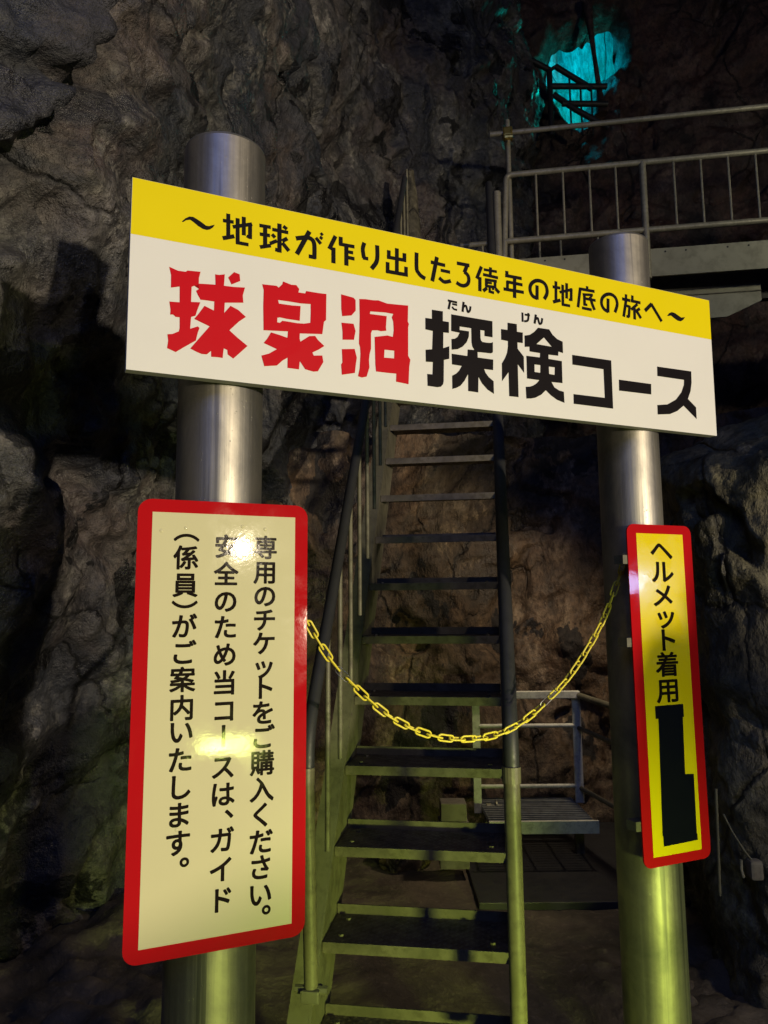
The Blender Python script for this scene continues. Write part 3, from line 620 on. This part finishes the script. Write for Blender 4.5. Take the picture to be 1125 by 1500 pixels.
ch = thing('barrier_chain', 'yellow plastic chain hanging between the two poles across the stairs', 'chain')
pts = [Vector(spline(CH, k / 1500)) + Vector((0, 0, EYE)) for k in range(1501)]
cum = [0.0]
for a, b in zip(pts, pts[1:]): cum.append(cum[-1] + (b - a).length)
PITCH = 0.0350
def at_len(s):
    lo, hi = 0, len(cum) - 1
    while lo < hi:
        m = (lo + hi) // 2
        if cum[m] < s: lo = m + 1
        else: hi = m
    return pts[lo]
def link_mesh(wire):
    bm = bmesh.new(); L, Wd = 0.0236, 0.0084    # half length, half width of the wire's centre line
    path = []
    for sgn in (1, -1):
        for k in range(9):
            a = math.pi / 2 - math.pi * k / 8
            path.append(Vector((sgn * (L - Wd + Wd * math.cos(a)), sgn * Wd * math.sin(a), 0)))
    n = len(path); rings = []
    for i, p in enumerate(path):
        t = (path[(i + 1) % n] - path[i - 1]).normalized(); s_ = t.cross(Vector((0, 0, 1)))
        rings.append([bm.verts.new(p + (s_ * math.cos(q * math.pi / 4) + Vector((0, 0, 1)) * math.sin(q * math.pi / 4)) * wire) for q in range(8)])
    for i in range(n):
        a, b = rings[i], rings[(i + 1) % n]
        for q in range(8): bm.faces.new((a[q], a[(q + 1) % 8], b[(q + 1) % 8], b[q]))
    return bm
src = obj('link', link_mesh(0.0025), 'chain', ch, True)
thin = obj('joiner', link_mesh(0.0013), 'wire', ch, True)
random.seed(4)
n_links = int(cum[-1] / PITCH)
JOIN = (11, n_links - 15)
first = {'link': True, 'joiner': True}
for k in range(n_links):
    a = at_len(k * PITCH); b = at_len((k + 1) * PITCH); c = (a + b) / 2; t = (b - a).normalized()
    kind = 'joiner' if k in JOIN else 'link'
    s_ = src if kind == 'link' else thin
    o = s_ if first[kind] else s_.copy()
    if not first[kind]: COL.objects.link(o); o.parent = ch
    first[kind] = False
    side = t.cross(Vector((0, 0, 1))).normalized(); up = side.cross(t)
    roll = (R(12) if k % 2 else R(98)) + random.uniform(-0.22, 0.22)
    y_ = up * math.cos(roll) + side * math.sin(roll)
    m = Matrix((t, y_, t.cross(y_))).transposed().to_4x4(); m.translation = c
    o.matrix_world = m
# the eye plates the chain hooks on to
for c, p in ((LP, CH[0]), (RP, CH[-1])):
    bm = bmesh.new(); a = Vector((c[0], c[1], p[2] + EYE)); b = Vector(p) + Vector((0, 0, EYE))
    d = (b - a).normalized(); tube(bm, [b - d * 0.02, b + d * 0.008], 0.006, 10); obj('hook', bm, 'wire', ch)

# ------------------------------------------------------------------ staircase
SX, SY, SZ, SYAW, RISE, RUN, SW = -0.21156, 2.58511, -1.08653, 0.146453, 0.238754, 0.192330, 0.60
ms = Matrix.Translation(V(SX, SY, SZ)) @ Matrix.Rotation(-SYAW, 4, 'Z')      # x across, y up the flight, z up; nose of the first seen tread
stairs = thing('staircase', 'steep open steel staircase with pipe handrails rising between the poles', 'stairs', ms)
N0, N1 = -1, 17
def tread_bm():
    bm = bmesh.new()
    box(bm, (SW / 2, 0.115, -0.003), (SW, 0.226, 0.006))
    return bm
tr0 = None
for n in range(N0, N1):
    off = Vector((0, RUN * n, RISE * n))
    if tr0 is None:
        tr = obj('tread', tread_bm(), 'tread', stairs)
        bm = bmesh.new(); box(bm, (SW / 2, -0.0005, -0.0165), (SW + 0.004, 0.006, 0.034), bevel=0.0015)
        nose = obj('nosing', bm, 'nosing', tr)
        bm = bmesh.new(); box(bm, (SW / 2, 0.231, 0.014), (SW, 0.005, 0.036)); lip = obj('rear_lip', bm, 'nosing', tr)
        bm = bmesh.new(); tube(bm, [(0, 0, 0), (0, 0, 0.007)], 0.009, 6)
        b0 = obj('bolt', bm, 'nosing', tr); bolts = [b0]
        for i_ in range(3):
            b1 = b0.copy(); COL.objects.link(b1); b1.parent = tr; bolts.append(b1)
        for b1, (x, y) in zip(bolts, ((0.05, 0.05), (0.05, 0.18), (SW - 0.05, 0.05), (SW - 0.05, 0.18))): b1.location = (x, y, 0)
        tr0 = (tr, nose, lip, *bolts); tr.location = off
    else:
        t2 = tr0[0].copy(); COL.objects.link(t2); t2.parent = stairs; t2.location = off
        for c_ in tr0[1:]:
            c2 = c_.copy(); COL.objects.link(c2); c2.parent = t2
ang = math.atan2(RISE, RUN)
def slope(y, dz=0.0): return y * RISE / RUN + dz
def stringer(x0, sgn):
    bm = bmesh.new(); ya, yb = RUN * -2.0, RUN * (N1 + 0.2)
    for (a, b, z0, z1) in ((0.0, 0.008, -0.19, 0.075), ):
        pass
    def sheet(xa, xb, off0, off1):
        vs = []
        for x in (xa, xb):
            for y in (ya, yb):
                for o_ in (off0, off1): vs.append(bm.verts.new((x, y + 0.10, slope(y) + o_)))
        f = lambda *i: bm.faces.new([vs[k] for k in i])
        f(0, 1, 3, 2); f(4, 6, 7, 5); f(0, 4, 5, 1); f(2, 3, 7, 6); f(0, 2, 6, 4); f(1, 5, 7, 3)
    lo, hi = -0.27, 0.13
    sheet(x0, x0 + sgn * 0.008, lo, hi)                     # web
    if sgn < 0:
        sheet(x0 + sgn * 0.0085, x0 + sgn * 0.075, lo, lo + 0.012)     # lower flange
        sheet(x0 + sgn * 0.0085, x0 + sgn * 0.075, hi - 0.012, hi)     # upper flange
    return obj('stringer', bm, 'stair', stairs)
stringer(-0.004, -1); stringer(SW + 0.004, 1)
# handrails: an upright at the foot, an elbow, then a pipe parallel to the flight
q = ms.inverted()
def handrail(foot, elbow, r, length, foot_drop):
    e = q @ V(*elbow); f_ = q @ V(*foot)
    top = e + Vector((0, length * math.cos(ang), length * math.sin(ang)))
    low = e + Vector((0, 0, -0.10))
    bm = bmesh.new(); tube(bm, [low] + arc_pts(f_, e, top, 0.09, 8) + [top], r, 18)
    h = obj('handrail', bm, 'shaded_pipe', stairs, True)
    bm = bmesh.new(); tube(bm, [f_, low + Vector((0, 0, -0.001))], r * 1.02, 18)
    h = obj('upright', bm, 'upright_pipe', stairs, True)
    bm = bmesh.new(); box(bm, (f_.x, f_.y, f_.z + 0.02), (0.054, 0.05, 0.034), bevel=0.006)
    tube(bm, [f_ + Vector((-0.045, -0.0, 0.03)), f_ + Vector((0.045, -0.0, 0.03))], 0.012, 8)
    obj('clamp', bm, 'stair', h)
    bm = bmesh.new(); tube(bm, [e + Vector((0, -0.004, -0.13)), e + Vector((0, -0.004, -0.085))], r * 1.16, 18); obj('collar', bm, 'upright_pipe', h)
    return e
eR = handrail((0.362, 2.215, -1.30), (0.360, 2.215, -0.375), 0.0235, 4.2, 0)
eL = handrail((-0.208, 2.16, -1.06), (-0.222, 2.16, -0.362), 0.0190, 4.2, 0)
bal = None
for k in range(1, 15):
    y = eL.y + RUN * (k + 0.35)
    zr = eL.z + (y - eL.y) * math.tan(ang)
    if bal is None:
        bm = bmesh.new(); tube(bm, [(0, 0, 0), (0, 0, -0.70)], 0.0085, 10); bal = obj('baluster', bm, 'stair', stairs, True); o = bal
    else:
        o = bal.copy(); COL.objects.link(o); o.parent = stairs
    o.location = (eL.x, y, zr - 0.012)

# ------------------------------------------------------------------ raised walkway with railing, upper right
mw = Matrix.Translation(V(1.10, 6.30, 3.06)) @ Matrix.Rotation(R(-8.6), 4, 'Z')   # x along the railing, y away, z up from the deck edge
walk = thing('raised_walkway', 'raised steel walkway with vertical bar railing high on the right', 'walkway', mw)
LEN = 3.6
bm = bmesh.new(); box(bm, (LEN / 2 + 0.0, 0.012, -0.125), (LEN, 0.024, 0.25), bevel=0.004); o = obj('fascia', bm, 'fascia', walk)
fb = None
for x in [0.18 + 0.17 * i for i in range(20)]:
    if (int(x * 100) % 3):
        if fb is None:
            bm = bmesh.new(); tube(bm, [(0, -0.004, -0.035), (0, 0.002, -0.035)], 0.008, 8); fb = b1 = obj('bolt', bm, 'black', o)
        else:
            b1 = fb.copy(); COL.objects.link(b1); b1.parent = o
        b1.location.x = x
bm = bmesh.new(); box(bm, (LEN / 2, 0.5, -0.030), (LEN - 0.02, 0.95, 0.02)); obj('deck', bm, 'grating', walk)
bm = bmesh.new(); slab(bm, [(1.10, -0.26), (2.22, -0.26), (2.22, -0.42), (1.92, -0.55), (1.10, -0.55)], -0.02, 0.0)
for v in bm.verts: v.co = Vector((v.co.x, 0.30 + v.co.z, v.co.y))
obj('lower_beam', bm, 'fascia', walk)
bm = bmesh.new(); box(bm, (1.66, 0.275, -0.33), (1.12, 0.02, 0.008)); obj('beam_seam', bm, 'stair', walk)
bm = bmesh.new(); box(bm, (LEN / 2, 0.45, -0.30), (LEN, 0.08, 0.10)); obj('joist', bm, 'black', walk)
def pipe(name, pts, r, parent=walk, mat='rail', seg=12):
    bm = bmesh.new(); tube(bm, pts, r, seg); return obj(name, bm, mat, parent, True)
RT, RB = 0.795, 0.165
pipe('top_rail', [(-0.02, -0.02, -0.30)] + arc_pts((0.03, -0.02, -0.3), (0.03, -0.02, RT), (LEN, -0.02, RT), 0.06) + [(LEN, -0.02, RT)], 0.026)
pipe('bottom_rail', [(0.0, -0.02, RB), (LEN, -0.02, RB)], 0.026)
pipe('post', [(-0.055, -0.05, -0.32), (-0.055, -0.05, 0.62)], 0.034, mat='rail')
pipe('post', [(1.215, -0.02, -0.28), (1.215, -0.02, RT)], 0.030, mat='rail')
pipe('post', [(2.75, -0.02, -0.28), (2.75, -0.02, RT)], 0.030, mat='rail')
barb = None
xs = [0.295, 0.53, 0.76, 0.985, 1.475, 1.70, 1.925, 2.15, 2.375, 2.6, 3.0, 3.22, 3.44]
for x in xs:
    if barb is None: barb = pipe('bar', [(0, 0, RB), (0, 0, RT)], 0.0105, seg=8); o = barb
    else: o = barb.copy(); COL.objects.link(o); o.parent = walk
    o.location = (x, -0.02, 0)
tall = pipe('tall_post', [(0.06, 0.03, -0.3), (0.06, 0.03, 1.36)], 0.023)
pipe('upper_rail', [(-0.10, -0.02, 1.205), (LEN, -0.02, 1.205)], 0.0235)
bm = bmesh.new(); box(bm, (0.06, 0.0, 1.205), (0.085, 0.11, 0.085), bevel=0.012); tube(bm, [(0.03, -0.07, 1.13), (0.10, -0.07, 1.13)], 0.026, 10); obj('clamp', bm, 'gold', walk)
pipe('rear_rail', [(-0.85, 0.60, 0.47), (0.9, 0.60, 0.47)] + arc_pts((0.9, 0.60, 0.47), (1.08, 0.60, 0.47), (1.08, 0.60, 0.0), 0.08) + [(1.08, 0.60, 0.0)], 0.026)
rb = None
for x in (-0.6, -0.2, 0.35, 0.55, 0.9):
    if rb is None: rb = pipe('rear_bar', [(0, 0, -0.1), (0, 0, 0.47)], 0.011, seg=8); o = rb
    else: o = rb.copy(); COL.objects.link(o); o.parent = walk
    o.location = (x, 0.60, 0)

# ------------------------------------------------------------------ small service landing behind the stairs
mlan = Matrix.Translation(V(0.62, 4.55, -1.27))
lan = thing('service_landing', 'small low landing of steel grating with chipped white railing behind the stairs', 'landing', mlan)
bm = bmesh.new()
for i in range(15): box(bm, (0.30, 0.02 + 0.04 * i, -0.012), (0.62, 0.012, 0.025))
for x in (0.0, 0.15, 0.3, 0.45, 0.6): box(bm, (x, 0.30, -0.032), (0.01, 0.60, 0.014))
obj('grating', bm, 'grating', lan)
bm = bmesh.new(); box(bm, (0.30, -0.012, -0.02), (0.64, 0.02, 0.07)); obj('edge_beam', bm, 'white_frame', lan)
for x in (0.02, 0.58):
    bm = bmesh.new(); box(bm, (x, 0.3, -0.16), (0.05, 0.05, 0.22)); obj('support', bm, 'stair', lan)
def fr(name, c, s, m='white_frame', bev=0.003):
    bm = bmesh.new(); box(bm, c, s, bevel=bev); return obj(name, bm, m, lan)
fr('post', (0.63, 0.45, 0.34), (0.055, 0.02, 0.68))
fr('post', (-0.03, 0.45, 0.30), (0.050, 0.02, 0.72))
fr('top_rail', (0.30, 0.437, 0.685), (0.70, 0.05, 0.045))
pipe('middle_rail', [(-0.01, 0.45, 0.485), (0.62, 0.45, 0.485)], 0.014, lan, 'white_frame')
pipe('low_rail', [(-0.01, 0.45, 0.105), (0.62, 0.45, 0.105)], 0.013, lan, 'white_frame')
pipe('side_rail', [(0.64, 0.45, 0.68), (0.80, -0.6, 0.66)], 0.020, lan, 'stair')
pipe('side_rail', [(0.64, 0.45, 0.47), (0.80, -0.6, 0.45)], 0.014, lan, 'stair')
pipe('side_rail', [(0.64, 0.45, 0.09), (0.80, -0.6, 0.10)], 0.014, lan, 'stair')
bm = bmesh.new(); tube(bm, [(0.02, 0.41, -0.01), (0.05, 0.41, -0.01)], 0.020, 14); tube(bm, [(0.08, 0.41, -0.01), (0.09, 0.41, -0.01)], 0.036, 18); tube(bm, [(0.05, 0.41, -0.01), (0.12, 0.41, -0.01)], 0.010, 8)
obj('roller', bm, 'rail', lan)

bm = bmesh.new(); box(bm, (0, 0, 0.13), (0.17, 0.16, 0.26), bevel=0.008); box(bm, (0, 0.0, 0.31), (0.15, 0.14, 0.10), bevel=0.006)
for v in bm.verts: v.co += Vector((noise.noise(v.co * 30), noise.noise(v.co * 31), noise.noise(v.co * 29))) * 0.003
o = obj('concrete_block', bm, 'concrete'); o.location = V(0.39, 4.55, -1.50); tag(o, 'pale stacked concrete block standing behind the lower steps', 'block')


# ------------------------------------------------------------------ bits on the dark right side
mj = Matrix.Translation(V(1.42, 3.02, -1.02))
jb = thing('junction_box', 'small pale box with a cable low on the dark right hand rock', 'box', mj)
bm = bmesh.new(); box(bm, (0, 0, 0), (0.050, 0.05, 0.072), bevel=0.012); obj('housing', bm, 'concrete', jb)
bm = bmesh.new(); tube(bm, [(-0.05, 0, 0.035), (-0.052, 0, 0.0), (-0.045, 0, -0.03)], 0.006, 8); obj('loop', bm, 'rail', jb)
bm = bmesh.new(); tube(bm, [(-0.01, 0.0, 0.035), (-0.03, 0.0, 0.06), (-0.07, 0.01, 0.13), (-0.10, 0.02, 0.20)], 0.0035, 8); obj('cable', bm, 'stair', jb)
bm = bmesh.new(); tube(bm, [(1.262, 2.98, EYE - 1.10), (1.272, 2.98, EYE - 0.71)], 0.006, 10)
tag(obj('thin_rod', bm, 'stair', None, True), 'thin upright metal rod beside the lower edge of the helmet sign', 'rod')

# stalagmite and far handrail
bm = bmesh.new()
tube(bm, [(0.02 * noise.noise(Vector((k, 0, 0))), 0, k * 0.1) for k in range(21)], [0.17 * (1 - k / 21) ** 0.75 + 0.012 + 0.012 * noise.noise(Vector((k * 0.9, 5, 0))) for k in range(21)], 20)
o = obj('stalagmite', bm, 'rock_right', None, True); o.location = V(0.27, 6.35, 1.95); tag(o, 'slender pointed grey stalagmite standing behind the header board', 'stalagmite')
hand = thing('far_handrail', 'dark handrail silhouetted against the blue lit chamber', 'railing', Matrix.Translation(V(0, 8.3, 0)))
for a in ([(1.50, 0, 6.80), (2.07, 0, 6.46), (2.14, 0, 6.51), (2.57, 0, 6.21)], [(2.06, 0, 6.46), (2.06, 0, 5.6)], [(2.06, 0, 6.25), (2.75, 0, 6.24)], [(2.10, 0, 6.14), (2.36, 0, 5.94), (2.75, 0, 5.70)], [(2.2, 0, 6.02), (2.75, 0, 6.01)]):
    pipe('rail', a, 0.035, hand, 'black')
for x, z1 in ((2.30, 6.40), (2.43, 6.31), (2.56, 6.2)):
    pipe('bar', [(x, 0, 5.6), (x, 0, z1)], 0.012, hand, 'black')
rib = bmesh.new(); tube(rib, [(2.70, 8.75, 7.75 + EYE), (2.735, 8.75, 7.3 + EYE), (2.76, 8.75, 7.0 + EYE), (2.80, 8.75, 6.55 + EYE), (2.82, 8.75, 6.2 + EYE)], [0.07, 0.035, 0.028, 0.034, 0.07], 12)
tag(obj('rock_column', rib, 'rock_far', None, True), 'dark thin rock column crossing the blue lit chamber', 'column')
